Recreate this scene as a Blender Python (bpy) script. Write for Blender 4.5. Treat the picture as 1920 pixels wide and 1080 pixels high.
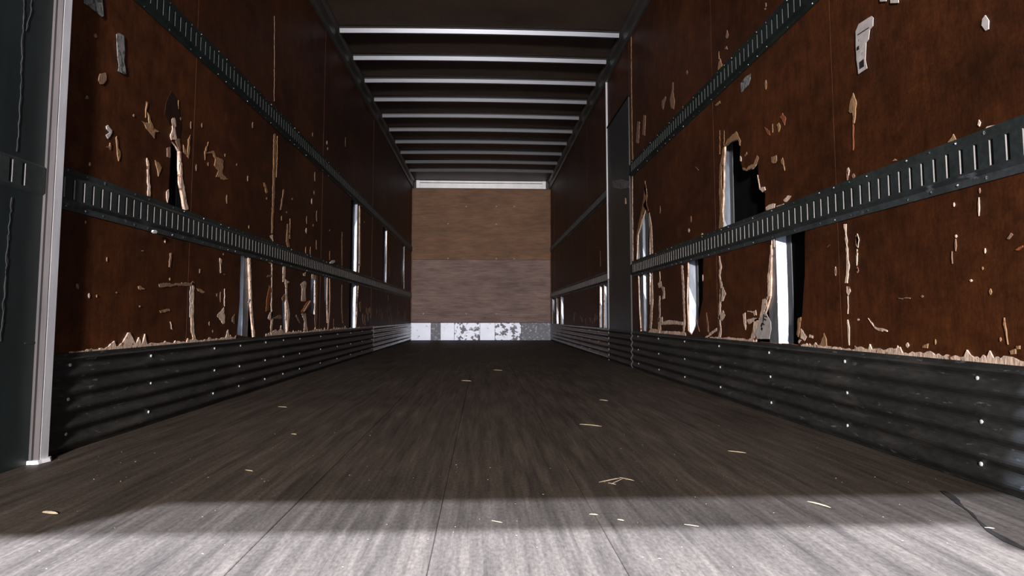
import bpy, bmesh, math, random
from mathutils import Vector
from mathutils.geometry import tessellate_polygon

random.seed(11)
for o in list(bpy.data.objects):
    bpy.data.objects.remove(o)
SC = bpy.context.scene
COL = SC.collection

# ------------------------------------------------------------------ camera
F, PX0, PY0 = 1270.0, 960.0, 494.0
CAMX, CAMZ = 0.026, 0.41
PITCH = math.atan(101 / F)
YAW = math.atan(55 * math.cos(PITCH) / F)
cam = bpy.data.objects.new('camera', bpy.data.cameras.new('camera'))
COL.objects.link(cam)
cam.data.sensor_width = 36
cam.data.sensor_fit = 'HORIZONTAL'
cam.data.lens = F / 1920 * 36
cam.data.shift_y = -(540 - PY0) / 1920
cam.data.clip_start = 0.02
cam.location = (CAMX, 0, CAMZ)
cam.rotation_euler = (math.pi / 2 + PITCH, 0, -YAW)
SC.camera = cam

# ------------------------------------------------------------------ world, lamps, exposure
W = bpy.data.worlds.new('world')
SC.world = W
W.use_nodes = True
W.node_tree.nodes['Background'].inputs[0].default_value = (0.80, 0.88, 1.0, 1)
W.node_tree.nodes['Background'].inputs[1].default_value = 0.22


def lamp(name, loc, power, color, radius, kind='POINT', target=None, angle=60, blend=0.5):
    l = bpy.data.lights.new(name, kind)
    l.energy = power
    l.color = color
    l.shadow_soft_size = radius
    o = bpy.data.objects.new(name, l)
    o.location = loc
    if kind == 'SPOT':
        l.spot_size = math.radians(angle)
        l.spot_blend = blend
        d = Vector(target) - Vector(loc)
        o.rotation_euler = d.to_track_quat('-Z', 'Y').to_euler()
    COL.objects.link(o)
    return o


lamp('dock_ceiling_lamp', (-1.83, -0.16, 5.4), 4000, (0.66, 0.80, 1.03), 0.03)
lamp('dock_ceiling_lamp', (0.55, 0.06, 5.4), 8800, (0.67, 0.80, 1.03), 0.03)
lamp('interior_fill_lamp', (-0.35, -4.0, 1.45), 3300, (1.0, 0.96, 0.95), 0.16, 'SPOT', (0, 8, 1.35), 50, 0.6)  # added fill lamp behind the camera, brightens the deep interior

SC.view_settings.view_transform = 'Standard'
SC.view_settings.look = 'None'
SC.view_settings.gamma = 1
SC.view_settings.use_curve_mapping = False
SC.view_settings.exposure = 0.0
SC.cycles.max_bounces = 8
SC.cycles.use_denoising = True

# ------------------------------------------------------------------ pixel -> place in the trailer
HW, YE = 1.25, 12.14          # half width, front wall
ZT, ZC = 2.74, 2.88           # top of the plywood, roof
SK = 0.30                     # top of the scuff plates


def ray(px, py):
    x, u = (px - PX0) / F, (PY0 - py) / F
    cp, sp, cy, sy = math.cos(PITCH), math.sin(PITCH), math.cos(YAW), math.sin(YAW)
    fwd, up = cp - u * sp, sp + u * cp
    return Vector((x * cy + fwd * sy, -x * sy + fwd * cy, up))


def wpt(s, px, py, d=0.0):
    """point (y, z) where the sight line meets the side wall (s = -1 left, 1 right), d behind its face"""
    r = ray(px, py)
    t = (s * (HW + d) - CAMX) / r.x
    return (t * r.y, CAMZ + t * r.z)


def fpt(px, py, z=0.0):
    r = ray(px, py)
    t = (z - CAMZ) / r.z
    return (CAMX + t * r.x, t * r.y)


def ept(px, py):
    r = ray(px, py)
    t = YE / r.y
    return (CAMX + t * r.x, CAMZ + t * r.z)


def Z(ox, oy, s, pts):
    return [(ox + a / s, oy + b / s) for a, b in pts]


# ------------------------------------------------------------------ materials
def mat(name, base, rough=0.6, metal=0.0, spec=0.5, noise=None, bump=None, patches=()):
    """noise = (scale vector, amount, detail); bump = (scale vector, strength)
    patches = [(scale vector, threshold, softness, colour)] wear laid over the base"""
    m = bpy.data.materials.new(name)
    m.use_nodes = True
    nt = m.node_tree
    N, L = nt.nodes, nt.links
    b = N['Principled BSDF']
    b.inputs['Roughness'].default_value = rough
    b.inputs['Metallic'].default_value = metal
    b.inputs['Specular IOR Level'].default_value = spec
    tc = N.new('ShaderNodeTexCoord')

    def tex(scale, detail=5.0, rg=0.6):
        mp = N.new('ShaderNodeMapping')
        mp.inputs['Scale'].default_value = scale
        L.new(tc.outputs['Object'], mp.inputs['Vector'])
        n = N.new('ShaderNodeTexNoise')
        n.inputs['Scale'].default_value = 1.0
        n.inputs['Detail'].default_value = detail
        n.inputs['Roughness'].default_value = rg
        L.new(mp.outputs[0], n.inputs['Vector'])
        return n.outputs['Fac']

    rgb = N.new('ShaderNodeRGB')
    rgb.outputs[0].default_value = (*base, 1)
    cur = rgb.outputs[0]
    for ns in (noise or ()):
        sc, amt, det = ns
        r = N.new('ShaderNodeMapRange')
        r.inputs['From Min'].default_value = 0.3
        r.inputs['From Max'].default_value = 0.7
        r.inputs['To Min'].default_value = 1 - amt
        r.inputs['To Max'].default_value = 1 + amt
        L.new(tex(sc, det), r.inputs['Value'])
        v = N.new('ShaderNodeVectorMath')
        v.operation = 'SCALE'
        L.new(cur, v.inputs[0])
        L.new(r.outputs[0], v.inputs['Scale'])
        cur = v.outputs[0]
    for sc, th, soft, c in patches:
        r = N.new('ShaderNodeMapRange')
        r.inputs['From Min'].default_value = th
        r.inputs['From Max'].default_value = th + soft
        L.new(tex(sc, 6.0, 0.65), r.inputs['Value'])
        mx = N.new('ShaderNodeMix')
        mx.data_type = 'RGBA'
        L.new(r.outputs[0], mx.inputs['Factor'])
        L.new(cur, mx.inputs['A'])
        mx.inputs['B'].default_value = (*c, 1)
        cur = mx.outputs['Result']
    L.new(cur, b.inputs['Base Color'])
    if bump:
        bp = N.new('ShaderNodeBump')
        bp.inputs['Strength'].default_value = bump[1]
        bp.inputs['Distance'].default_value = 0.004
        L.new(tex(bump[0]), bp.inputs['Height'])
        L.new(bp.outputs[0], b.inputs['Normal'])
    return m


M = {}
M['ply'] = mat('film_faced_plywood', (0.063, 0.0178, 0.0050), 0.55, spec=0.22,
               noise=[((1, 1.1, 1.6), 0.45, 5), ((8, 9, 14), 0.35, 6), ((30, 45, 11), 0.24, 5), ((90, 120, 120), 0.24, 3)],
               bump=((40, 120, 30), 0.15),
               patches=[((3, 38, 14), 0.735, 0.02, (0.16, 0.075, 0.035)), ((1.2, 2.2, 3.2), 0.57, 0.16, (0.105, 0.032, 0.0085))])
M['bare'] = mat('bare_torn_wood', (0.70, 0.50, 0.385), 0.85, spec=0.15, noise=[((30, 90, 25), 0.4, 4), ((6, 14, 14), 0.25, 3)], bump=((60, 150, 40), 0.6),
                patches=[((20, 50, 34), 0.58, 0.05, (0.20, 0.085, 0.045))])
M['tan'] = mat('tan_torn_wood', (0.33, 0.185, 0.095), 0.85, spec=0.15, noise=[((30, 90, 25), 0.4, 4)], bump=((60, 150, 40), 0.6),
               patches=[((20, 50, 34), 0.58, 0.06, (0.14, 0.055, 0.025))])
M['dim'] = mat('old_scraped_wood', (0.26, 0.15, 0.10), 0.85, spec=0.15, noise=[((30, 120, 25), 0.35, 4)])
M['red'] = mat('red_inner_veneer', (0.24, 0.075, 0.03), 0.8, spec=0.2, noise=[((30, 90, 25), 0.3, 4)])
M['char'] = mat('blackened_wood', (0.022, 0.0068, 0.0028), 0.8, spec=0.2, noise=[((20, 40, 20), 0.3, 4)])
M['skin'] = mat('dark_outer_sheet', (0.006, 0.006, 0.0062), 0.9, spec=0.05, noise=[((3, 6, 6), 0.3, 4)])
M['galv'] = mat('galvanised_post', (0.42, 0.455, 0.52), 0.38, metal=1.0, noise=[((10, 10, 3), 0.35, 5), ((60, 60, 12), 0.2, 5)])
M['galvd'] = mat('dull_galvanised_flange', (0.22, 0.23, 0.25), 0.5, metal=0.6, noise=[((30, 30, 8), 0.3, 5)])
M['rail'] = mat('dark_green_rail_paint', (0.026, 0.031, 0.030), 0.5, metal=0.0, spec=0.3,
                noise=[((5, 5, 5), 0.3, 4), ((60, 60, 60), 0.25, 4)], bump=((50, 50, 50), 0.1),
                patches=[((30, 26, 30), 0.72, 0.05, (0.12, 0.12, 0.13))])
M['railshade'] = mat('shaded_green_rail_paint', (0.0125, 0.018, 0.0165), 0.55, spec=0.25,  # darker copy of the rail paint; dimmer light up high put into colour
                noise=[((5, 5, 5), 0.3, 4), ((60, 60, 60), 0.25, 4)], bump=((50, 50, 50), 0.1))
M['raillip'] = mat('worn_rail_lip', (0.040, 0.045, 0.047), 0.5, spec=0.3, noise=[((9, 9, 9), 0.35, 5), ((50, 50, 50), 0.3, 4)],
                   patches=[((14, 12, 20), 0.62, 0.08, (0.17, 0.17, 0.19))])
M['edge'] = mat('bare_slot_edge', (0.24, 0.22, 0.205), 0.6, metal=0.0, noise=[((40, 40, 20), 0.25, 4)])
M['edgeshade'] = mat('shaded_slot_edge', (0.060, 0.068, 0.064), 0.6, noise=[((40, 40, 20), 0.35, 4)])  # slot edge darkened in colour for the weaker light on the upper rails
M['void'] = mat('slot_back', (0.006, 0.006, 0.006), 0.9, spec=0.1, noise=[((9, 9, 9), 0.2, 2)])
M['scuff'] = mat('dark_ribbed_steel', (0.030, 0.029, 0.027), 0.5, spec=0.4,
                 noise=[((4, 2, 6), 0.3, 5), ((60, 25, 90), 0.3, 4)], bump=((60, 40, 60), 0.15),
                 patches=[((9, 3.0, 22), 0.54, 0.14, (0.062, 0.056, 0.050)), ((50, 16, 70), 0.62, 0.06, (0.13, 0.13, 0.14))])
M['scuffshiny'] = mat('rubbed_ribbed_steel', (0.10, 0.105, 0.115), 0.30, metal=0.7,
                      noise=[((4, 2, 6), 0.4, 5), ((60, 25, 90), 0.3, 4)], bump=((60, 40, 60), 0.2),
                      patches=[((9, 3.0, 22), 0.60, 0.08, (0.03, 0.03, 0.03))])
M['panel'] = mat('dark_green_steel', (0.0125, 0.0185, 0.0190), 0.5, spec=0.45,
                 noise=[((2, 2, 2), 0.35, 4), ((20, 20, 4), 0.2, 5)], bump=((6, 6, 3), 0.25),
                 patches=[((30, 20, 3.2), 0.70, 0.08, (0.07, 0.078, 0.082))])
M['doorm'] = mat('grey_steel_door', (0.030, 0.029, 0.028), 0.45, spec=0.5,
                 noise=[((2, 2, 2), 0.35, 4), ((20, 20, 4), 0.2, 5)], bump=((6, 6, 3), 0.2))
M['smear'] = mat('chalky_smear', (0.036, 0.037, 0.038), 0.8, spec=0.2, noise=[((20, 30, 20), 0.45, 5)])
M['white'] = mat('pale_aluminium', (0.86, 0.84, 0.87), 0.45, metal=0.15, noise=[((8, 8, 4), 0.10, 4), ((40, 40, 10), 0.08, 4)],
                 patches=[((14, 14, 10), 0.74, 0.03, (0.30, 0.27, 0.26))])
M['chalk'] = mat('chalky_door_smear', (0.17, 0.16, 0.16), 0.8, spec=0.2, noise=[((20, 30, 20), 0.45, 5)])
M['header'] = mat('clean_aluminium_header', (0.90, 0.88, 0.90), 0.42, metal=0.35, noise=[((8, 8, 4), 0.08, 4)],
                  patches=[((14, 14, 10), 0.72, 0.03, (0.40, 0.37, 0.36))])
M['trim'] = mat('dull_door_trim', (0.42, 0.41, 0.43), 0.5, metal=0.1, noise=[((20, 20, 4), 0.2, 4)])
M['taupe'] = mat('grimy_aluminium_side', (0.085, 0.073, 0.074), 0.5, metal=0.1, noise=[((30, 30, 3), 0.3, 4)])
M['bow'] = mat('galvanised_roof_bow', (0.19, 0.19, 0.205), 0.33, metal=1.0, noise=[((2, 12, 12), 0.08, 4)])
M['roof'] = mat('dark_roof_skin', (0.078, 0.050, 0.034), 0.55, spec=0.35, noise=[((1.4, 2.2, 1), 0.3, 4), ((40, 40, 40), 0.18, 3)], bump=((0.9, 2.6, 1), 0.7))
M['toprail'] = mat('dark_top_rail', (0.045, 0.042, 0.038), 0.5, spec=0.5, noise=[((6, 3, 6), 0.3, 4)])
M['floor'] = mat('worn_trailer_floor', (0.068, 0.051, 0.0395), 0.65, spec=0.2,
                 noise=[((2.2, 1.3, 1), 0.24, 5), ((26, 1.5, 1), 0.38, 5), ((75, 3.2, 1), 0.30, 4), ((160, 70, 1), 0.28, 3)],
                 bump=((70, 6, 1), 0.2),
                 patches=[((20, 2.4, 1), 0.60, 0.14, (0.037, 0.0285, 0.0225)), ((95, 5, 1), 0.70, 0.03, (0.020, 0.017, 0.015)), ((55, 6, 1), 0.68, 0.07, (0.092, 0.080, 0.070))])
M['gap'] = mat('packed_dirt', (0.022, 0.0175, 0.015), 0.9, spec=0.1, noise=[((20, 20, 20), 0.3, 4)])
M['front'] = mat('brown_plywood_sheet', (0.25, 0.128, 0.070), 0.6, spec=0.3,
                 noise=[((1.2, 1, 3.5), 0.22, 5), ((5, 1, 40), 0.22, 5), ((2.5, 1, 14), 0.18, 4)],
                 patches=[((5, 1, 26), 0.68, 0.05, (0.075, 0.04, 0.026))])
M['frontlow'] = mat('greyed_plywood_sheet', (0.285, 0.185, 0.160), 0.6, spec=0.3,
                 noise=[((1.2, 1, 3.5), 0.22, 5), ((5, 1, 40), 0.25, 5), ((2.5, 1, 14), 0.2, 4)],
                 patches=[((5, 1, 26), 0.66, 0.05, (0.10, 0.062, 0.052))])
M['kick'] = mat('white_kick_plate', (0.82, 0.85, 0.98), 0.45, metal=0.3, noise=[((6, 6, 6), 0.06, 4)],
                patches=[((13, 1, 22), 0.63, 0.015, (0.12, 0.115, 0.14))])
M['kickmid'] = mat('half_peeled_kick_plate', (0.82, 0.85, 0.98), 0.45, metal=0.3, noise=[((6, 6, 6), 0.06, 4)],
                   patches=[((11, 1, 13), 0.52, 0.012, (0.12, 0.115, 0.14))])
M['kickworn'] = mat('peeled_kick_plate', (0.24, 0.235, 0.28), 0.5, noise=[((20, 6, 20), 0.2, 4)],
                    patches=[((22, 1, 26), 0.57, 0.03, (0.70, 0.72, 0.85)), ((30, 1, 30), 0.66, 0.02, (0.05, 0.05, 0.06))])
M['screw'] = mat('bright_screw_head', (0.80, 0.79, 0.77), 0.4, metal=0.3, noise=[((90, 90, 90), 0.1, 2)])
M['paper'] = mat('torn_label_paper', (0.50, 0.44, 0.41), 0.8, spec=0.2, noise=[((20, 30, 30), 0.18, 4)],
                 patches=[((12, 60, 40), 0.62, 0.06, (0.14, 0.12, 0.11))])
M['papergrey'] = mat('faded_label_paper', (0.25, 0.24, 0.23), 0.8, spec=0.2, noise=[((20, 30, 30), 0.3, 4)],
                     patches=[((12, 50, 40), 0.52, 0.05, (0.07, 0.075, 0.07))])
M['ink'] = mat('black_stencil_ink', (0.02, 0.018, 0.018), 0.7, spec=0.2, noise=[((40, 40, 40), 0.3, 3)])
M['straw'] = mat('pale_wood_splinter', (0.42, 0.33, 0.22), 0.8, spec=0.2, noise=[((60, 60, 60), 0.25, 3)])
M['concrete'] = mat('dock_concrete', (0.15, 0.145, 0.14), 0.8, spec=0.2, noise=[((1, 1, 1), 0.2, 5), ((12, 12, 12), 0.15, 5)])

# ------------------------------------------------------------------ mesh helpers
LOC = {}


def link(name, me, parent=None, loc=(0, 0, 0)):
    o = bpy.data.objects.new(name, me)
    COL.objects.link(o)
    LOC[o.name] = Vector(loc)
    if parent:
        o.parent = parent
        o.location = Vector(loc) - LOC[parent.name]
    else:
        o.location = loc
    return o


def empty(name, loc=(0, 0, 0), parent=None):
    o = link(name, None, parent, loc)
    o.empty_display_size = 0.2
    return o


def mesh(name, verts, faces, mats, parent=None, loc=None, idx=None, smooth=False, fix=True):
    if loc is None:
        loc = LOC[parent.name] if parent else (0, 0, 0)
    lv = Vector(loc)
    me = bpy.data.meshes.new(name)
    me.from_pydata([tuple(Vector(v) - lv) for v in verts], [], faces)
    mats = mats if isinstance(mats, (list, tuple)) else [mats]
    for m in mats:
        me.materials.append(M[m])
    if idx:
        for p, i in zip(me.polygons, idx):
            p.material_index = i
    if fix:
        bm = bmesh.new()
        bm.from_mesh(me)
        bmesh.ops.recalc_face_normals(bm, faces=bm.faces)
        bm.to_mesh(me)
        bm.free()
    if smooth:
        for p in me.polygons:
            p.use_smooth = True
    return link(name, me, parent, loc)


class MB:
    def __init__(s):
        s.v, s.f, s.i = [], [], []

    def face(s, pts, i=0):
        n = len(s.v)
        s.v += [tuple(p) for p in pts]
        s.f.append(list(range(n, n + len(pts))))
        s.i.append(i)

    def box(s, a, b, i=0):
        x0, y0, z0 = a
        x1, y1, z1 = b
        n = len(s.v)
        s.v += [(x0, y0, z0), (x1, y0, z0), (x1, y1, z0), (x0, y1, z0), (x0, y0, z1), (x1, y0, z1), (x1, y1, z1), (x0, y1, z1)]
        for q in ((0, 3, 2, 1), (4, 5, 6, 7), (0, 1, 5, 4), (1, 2, 6, 5), (2, 3, 7, 6), (3, 0, 4, 7)):
            s.f.append([n + k for k in q])
            s.i.append(i)

    def prism(s, a, b, i=0):
        """two matching closed outlines joined into a solid"""
        n, k = len(s.v), len(a)
        s.v += [tuple(p) for p in a] + [tuple(p) for p in b]
        for j in range(k):
            j2 = (j + 1) % k
            s.f.append([n + j, n + j2, n + k + j2, n + k + j])
            s.i.append(i)
        for off in (0, k):
            for t in tessellate_polygon([[Vector(p) for p in (a if off == 0 else b)]]):
                s.f.append([n + off + q for q in t])
                s.i.append(i)

    def build(s, name, mats, parent=None, loc=None, smooth=False, fix=True):
        return mesh(name, s.v, s.f, mats, parent, loc, s.i, smooth, fix)


def box(name, a, b, m, parent=None, loc=None):
    k = MB()
    k.box(a, b)
    return k.build(name, m, parent, loc)


def tag(o, label, cat, group=None):
    o['label'] = label
    o['category'] = cat
    if group:
        o['group'] = group
    return o


def struct(o):
    o['kind'] = 'structure'
    return o


def rag(poly, step=0.04, amp=0.006, closed=True):
    out = []
    n = len(poly)
    for k in range(n if closed else n - 1):
        a, b = Vector(poly[k]), Vector(poly[(k + 1) % n])
        ln = (b - a).length
        m = max(1, min(28, int(ln / step)))
        out.append(tuple(a))
        nrm = Vector((-(b - a).y, (b - a).x)) / max(ln, 1e-6)
        for j in range(1, m):
            p = a.lerp(b, (j + random.uniform(-.3, .3)) / m)
            g = amp * (1 + p.x * p.x / 30) if amp < .02 else amp
            out.append((p.x + random.uniform(-g, g), p.y + random.uniform(-amp, amp) * .8))
    if not closed:
        out.append(tuple(poly[-1]))
    return out


def sheet(name, outer, holes, X, t, parent, mats):
    """plywood sheet with holes; outlines in (y, z); X(d) gives x for depth d behind the face"""
    loops = [outer] + holes
    v, f, idx, starts = [], [], [], []
    for lp in loops:
        starts.append(len(v))
        v += [(X(0), p[0], p[1]) for p in lp]
    nf = len(v)
    for lp in loops:
        v += [(X(t), p[0], p[1]) for p in lp]
    tri = tessellate_polygon([[Vector((p[0], p[1], 0)) for p in lp] for lp in loops])
    for a in tri:
        f.append(list(a)); idx.append(0)
        f.append([q + nf for q in a]); idx.append(0)
    for k, lp in enumerate(loops):
        for j in range(len(lp)):
            a, b = starts[k] + j, starts[k] + (j + 1) % len(lp)
            f.append([a, b, b + nf, a + nf]); idx.append(1 if k else 0)
    return mesh(name, v, f, mats, parent, None, idx)


# ------------------------------------------------------------------ floor, dock floor, roof, rear frame
fl = struct(mesh('floor', *(lambda k: (k.v, k.f))((lambda k: (k.box((-1.32, 0.72, -0.06), (1.32, YE + .05, -0.012)), k)[1])(MB())), 'gap'))
seams = [-1.30, -1.031, -0.708, -0.385, -0.062, 0.261, 0.584, 0.907, 1.30]
for a, b in zip(seams[:-1], seams[1:]):
    k = MB()
    zt = random.uniform(-0.0012, 0)
    c = 0.0012
    y0, y1 = 0.72, YE + 0.02
    pr = [(a + .0004, -.012), (a + .0004, zt - c), (a + .0004 + c, zt), (b - .0004 - c, zt), (b - .0004, zt - c), (b - .0004, -.012)]
    k.prism([(x, y0, z) for x, z in pr], [(x, y1, z) for x, z in pr])
    k.build('plank', 'floor', fl)
# dirt packed into a worn groove by the right wall
pts = [fpt(*p) for p in [(1768, 921), (1792, 938), (1826, 968), (1856, 996), (1890, 1015), (1930, 1034), (1980, 1056)]]
k = MB()
up, lo = [], []
for i, (x, y) in enumerate(pts):
    w = 0.006 + 0.003 * math.sin(i * 2.1)
    up.append((x + w, y)); lo.append((x - w, y))
ol = rag(up + lo[::-1], 0.03, 0.004)
k.prism([(x, y, 0.0012) for x, y in ol], [(x, y, -0.004) for x, y in ol])
k.build('dirt_streak', 'gap', fl)

gr = struct(box('ground', (-9, -12, -0.3), (9, 0.70, -0.004), 'concrete'))
ce = struct(box('ceiling', (-1.32, 0.72, ZC), (1.32, YE + 0.05, ZC + 0.02), 'roof'))
k = MB()
k.box((-1.36, 0.70, 2.70), (1.36, 0.76, 2.92))
k.box((-1.36, 0.70, 0.0), (-1.25, 0.76, 2.70))
k.box((1.25, 0.70, 0.0), (1.36, 0.76, 2.70))
blocker = [(1.30, 2.72), (0.80, 2.72), (0.80, 2.14), (0.82, 2.08), (0.90, 2.05), (1.30, 2.03)]  # unseen corner piece, added to shade the right floor from one lamp
k.prism([(x, 0.745, z) for x, z in blocker], [(x, 0.760, z) for x, z in blocker])
struct(k.build('trim_1', 'panel'))


def top_rail(name, s):
    pr = [(1.30, ZT - .01), (1.232, ZT - .01), (1.222, ZT + .012), (1.222, ZT + .095), (1.20, ZT + .115), (1.20, ZC), (1.30, ZC)]
    k = MB()
    k.prism([(s * x, 0.77, z) for x, z in pr], [(s * x, YE, z) for x, z in pr])
    return struct(k.build(name, 'toprail'))


top_rail('trim_2', -1)
top_rail('trim_3', 1)

# ------------------------------------------------------------------ side walls
PT = 0.008        # plywood thickness


def XL(s):
    return lambda d: s * (HW + d)


wall = {}
for s, nm in ((-1, 'wall_left'), (1, 'wall_right')):
    k = MB()
    k.box((s * 1.300, 0.76, -0.05), (s * 1.315, YE + .05, ZC))
    wall[s] = struct(k.build(nm, 'skin'))


def post(s, yf, z0=0.02, z1=2.80, slope=0.014, bend=0.006, ph=0.0):
    """hat-section post: base flange on the outer sheet, rear-facing flank, crown behind the plywood, far flank"""
    a, b = PT + .002, 0.049
    X = XL(s)
    v, f, idx = [], [], []
    nz = 24
    for i in range(nz + 1):
        z = z0 + (z1 - z0) * i / nz
        sl = max(.002, slope + bend * (math.sin(z * 5.3 + ph) + .5 * math.sin(z * 13.1 + 2 * ph)))
        pr = [(yf - sl - .045, b), (yf - sl - .045, b - .003), (yf - sl - .001, b - .003), (yf, a), (yf + .09, a), (yf + .105, b - .003), (yf + .15, b - .003), (yf + .15, b)]
        v += [(X(d), y, z) for y, d in pr]
    n = 8
    for i in range(nz):
        for j in range(n):
            j2 = (j + 1) % n
            f.append([i * n + j, i * n + j2, (i + 1) * n + j2, (i + 1) * n + j])
            idx.append(0 if j == 2 else 1)
    f += [list(range(n))[::-1], list(range(nz * n, nz * n + n))]
    idx += [1, 1]
    o = mesh('post', v, f, ['galv', 'galvd'], wall[s], None, idx)
    return o


def yat(s, px, d=PT + .002):
    return wpt(s, px, 560, d)[0]


for px, sl, ph in ((455.5, .020, 2.6), (535.5, .007, 1), (591, .007, 2), (613.5, .006, 3), (667, .007, .5), (724.5, .006, 2.2), (757.5, .012, 4)):
    post(-1, yat(-1, px), slope=sl, bend=.004, ph=ph)
post(-1, yat(-1, 352), slope=0.03)
for px, sl, ph in ((1458, .014, 4.1), (1357.5, .023, 1.0), (1292, .016, 3.4), (1218.5, .014, 2), (1206.8, .018, 1), (1196.5, .018, 3), (1131.8, .012, 0), (1124.5, .012, 1), (1052, .012, 2), (1043.5, .012, 3), (1035.5, .016, 1)):
    post(1, yat(1, px), slope=sl, bend=.005, ph=ph)

# holes torn through the plywood (traced on the wall, then made ragged)
H = {-1: [], 1: []}


def hole(s, pts, step=0.05, amp=0.006):
    H[s].append(rag([wpt(s, *p) for p in pts], step, amp))


hole(1, [(1354, 432), (1357, 301), (1358.7, 275), (1367, 268), (1383, 261), (1388, 273), (1387, 295), (1390, 310), (1398.4, 320), (1409.6, 317), (1421, 301.5), (1422, 334), (1425, 352), (1435, 362.6), (1435, 410)], 0.03, 0.004)
hole(1, [(1447, 438), (1446, 461), (1444, 555), (1437, 580), (1424, 612), (1416, 641), (1497, 647), (1500, 612), (1504, 588), (1509, 516), (1510, 425)], 0.06, 0.004)
hole(1, [(1290, 480), (1288, 560), (1290, 620), (1297, 628), (1309, 606), (1318, 560), (1319, 470)], 0.08, 0.004)
hole(1, [(1210, 393), (1203, 415), (1196, 440), (1193.5, 487), (1196.5, 518), (1198.5, 581), (1201, 621), (1213, 622), (1215, 560), (1216.5, 480), (1216, 400)], 0.1, 0.006)
hole(1, [(1218.3, 410), (1218.0, 480), (1218.2, 572), (1223.5, 560), (1223.5, 480), (1221, 415)], 0.15, 0.006)
for a, b, c, d in ((1124.5, 1131, 520, 614), (1132.3, 1139.5, 520, 615), (1035.2, 1039.5, 556, 607), (1043, 1047.2, 550, 607), (1051.5, 1056.5, 545, 608)):
    hole(1, [(a, c), (a, d), (b, d), (b, c)], 0.3, 0.008)
hole(-1, [(321, 263.5), (331, 275), (336, 284), (337, 343), (348, 400), (315, 392), (319, 312)], 0.03, 0.003)
hole(-1, [(452, 465), (451.5, 500), (450, 559), (445.7, 615), (444.7, 628), (475.5, 634), (469, 559), (466, 481), (465.5, 468)], 0.08, 0.004)
hole(-1, [(529, 566), (530.5, 600), (532, 624), (538, 624), (537, 590), (535.5, 560)], 0.12, 0.004)
hole(-1, [(583, 520), (583, 588), (591, 590), (592, 520)], 0.15, 0.006)
hole(-1, [(608.2, 505), (608.6, 560), (611, 605), (614, 606), (614.5, 505)], 0.15, 0.006)
hole(-1, [(655.5, 370), (654.5, 500), (653.5, 617), (667.5, 617), (674, 500), (675, 385)], 0.3, 0.008)
hole(-1, [(718.5, 425), (718, 532), (725, 540), (726, 430)], 0.4, 0.01)
hole(-1, [(753.8, 455), (753.8, 542), (758, 544), (758.5, 460)], 0.6, 0.01)

panels = {-1: [], 1: []}


def panel(s, y0, y1, z0=0.27, z1=ZT, m='ply'):
    off = random.uniform(-0.0012, 0.0012)
    g = 0.0025
    outer = [(y0 + g, z0), (y1 - g, z0), (y1 - g, z1), (y0 + g, z1)]
    hs = []
    for h in H[s]:
        cy = sum(p[0] for p in h) / len(h)
        cz = sum(p[1] for p in h) / len(h)
        if y0 <= cy < y1 and z0 < cz < z1:
            hs.append([(min(max(p[0], y0 + .012), y1 - .012), max(p[1], z0 + .012)) for p in h])
    X = XL(s)
    o = sheet('panel', outer, hs, lambda d: X(d + off), PT, wall[s], [m, 'bare'])
    panels[s].append((y0, y1, z0, o))
    return o


Lseam = [2.03, 2.99, 4.16, 5.38, 6.55, 7.82, 9.04, 10.26, 11.48, YE]
for a, b in zip(Lseam[:-1], Lseam[1:]):
    panel(-1, a, b)
Rseam = [0.80, 2.27, 3.49, 4.66, 5.51]
for a, b in zip(Rseam[:-1], Rseam[1:]):
    panel(1, a, b)
panel(1, 5.51, 6.50, 2.27)
for a, b in zip([6.50, 7.81, 9.03, 10.25, 11.47], [7.81, 9.03, 10.25, 11.47, YE]):
    panel(1, a, b)

# steel lining panel nearest the camera on the left
sp = box('steel_panel', (-1.30, 0.77, 0.0), (-1.243, 1.995, ZT), 'panel', wall[-1])
sp['label'] = 'dark green steel lining panel'


def owner(s, y, z):
    if s < 0 and y < 2.0:
        return sp
    for y0, y1, z0, o in panels[s]:
        if y0 <= y < y1 and z > z0 - .02:
            return o
    return panels[s][-1][3]


def patch(s, pts, m='bare', name='splinter', proud=0.0018, jag=0.0034, step=0.012, own=None, base=0.0):
    yz = rag([wpt(s, *p) for p in pts], step, jag)
    cy = sum(p[0] for p in yz) / len(yz)
    cz = sum(p[1] for p in yz) / len(yz)
    X = XL(s)
    k = MB()
    own = own or owner(s, cy, cz)
    if own == sp:
        base += 0.007
    k.prism([(X(-proud - base), y, z) for y, z in yz], [(X(0.001 - base), y, z) for y, z in yz])
    return k.build(name, m, own)


def strip(s, pts, w, m='bare', name='splinter', **kw):
    """a torn sliver along a line; w = width in pixels at each point (or one number)"""
    n = len(pts)
    ws = w if isinstance(w, (list, tuple)) else [w * (0.35 if i in (0, n - 1) else random.uniform(.7, 1.2)) for i in range(n)]
    ws = [q * .78 for q in ws]
    a = [(x - q / 2, y) for (x, y), q in zip(pts, ws)]
    b = [(x + q / 2, y) for (x, y), q in zip(pts, ws)][::-1]
    return patch(s, a + b, m, name, **kw)


def vdash(s, x, y0, y1, w, m='bare', lean=0.0):
    w *= 0.75
    h = y1 - y0
    return patch(s, [(x, y0), (x - w * .5 + lean * .3, y0 + h * .35), (x - w * .35 + lean * .7, y0 + h * .75), (x + lean, y1), (x + w * .5 + lean * .6, y0 + h * .6), (x + w * .3, y0 + h * .25)], m)


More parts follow.
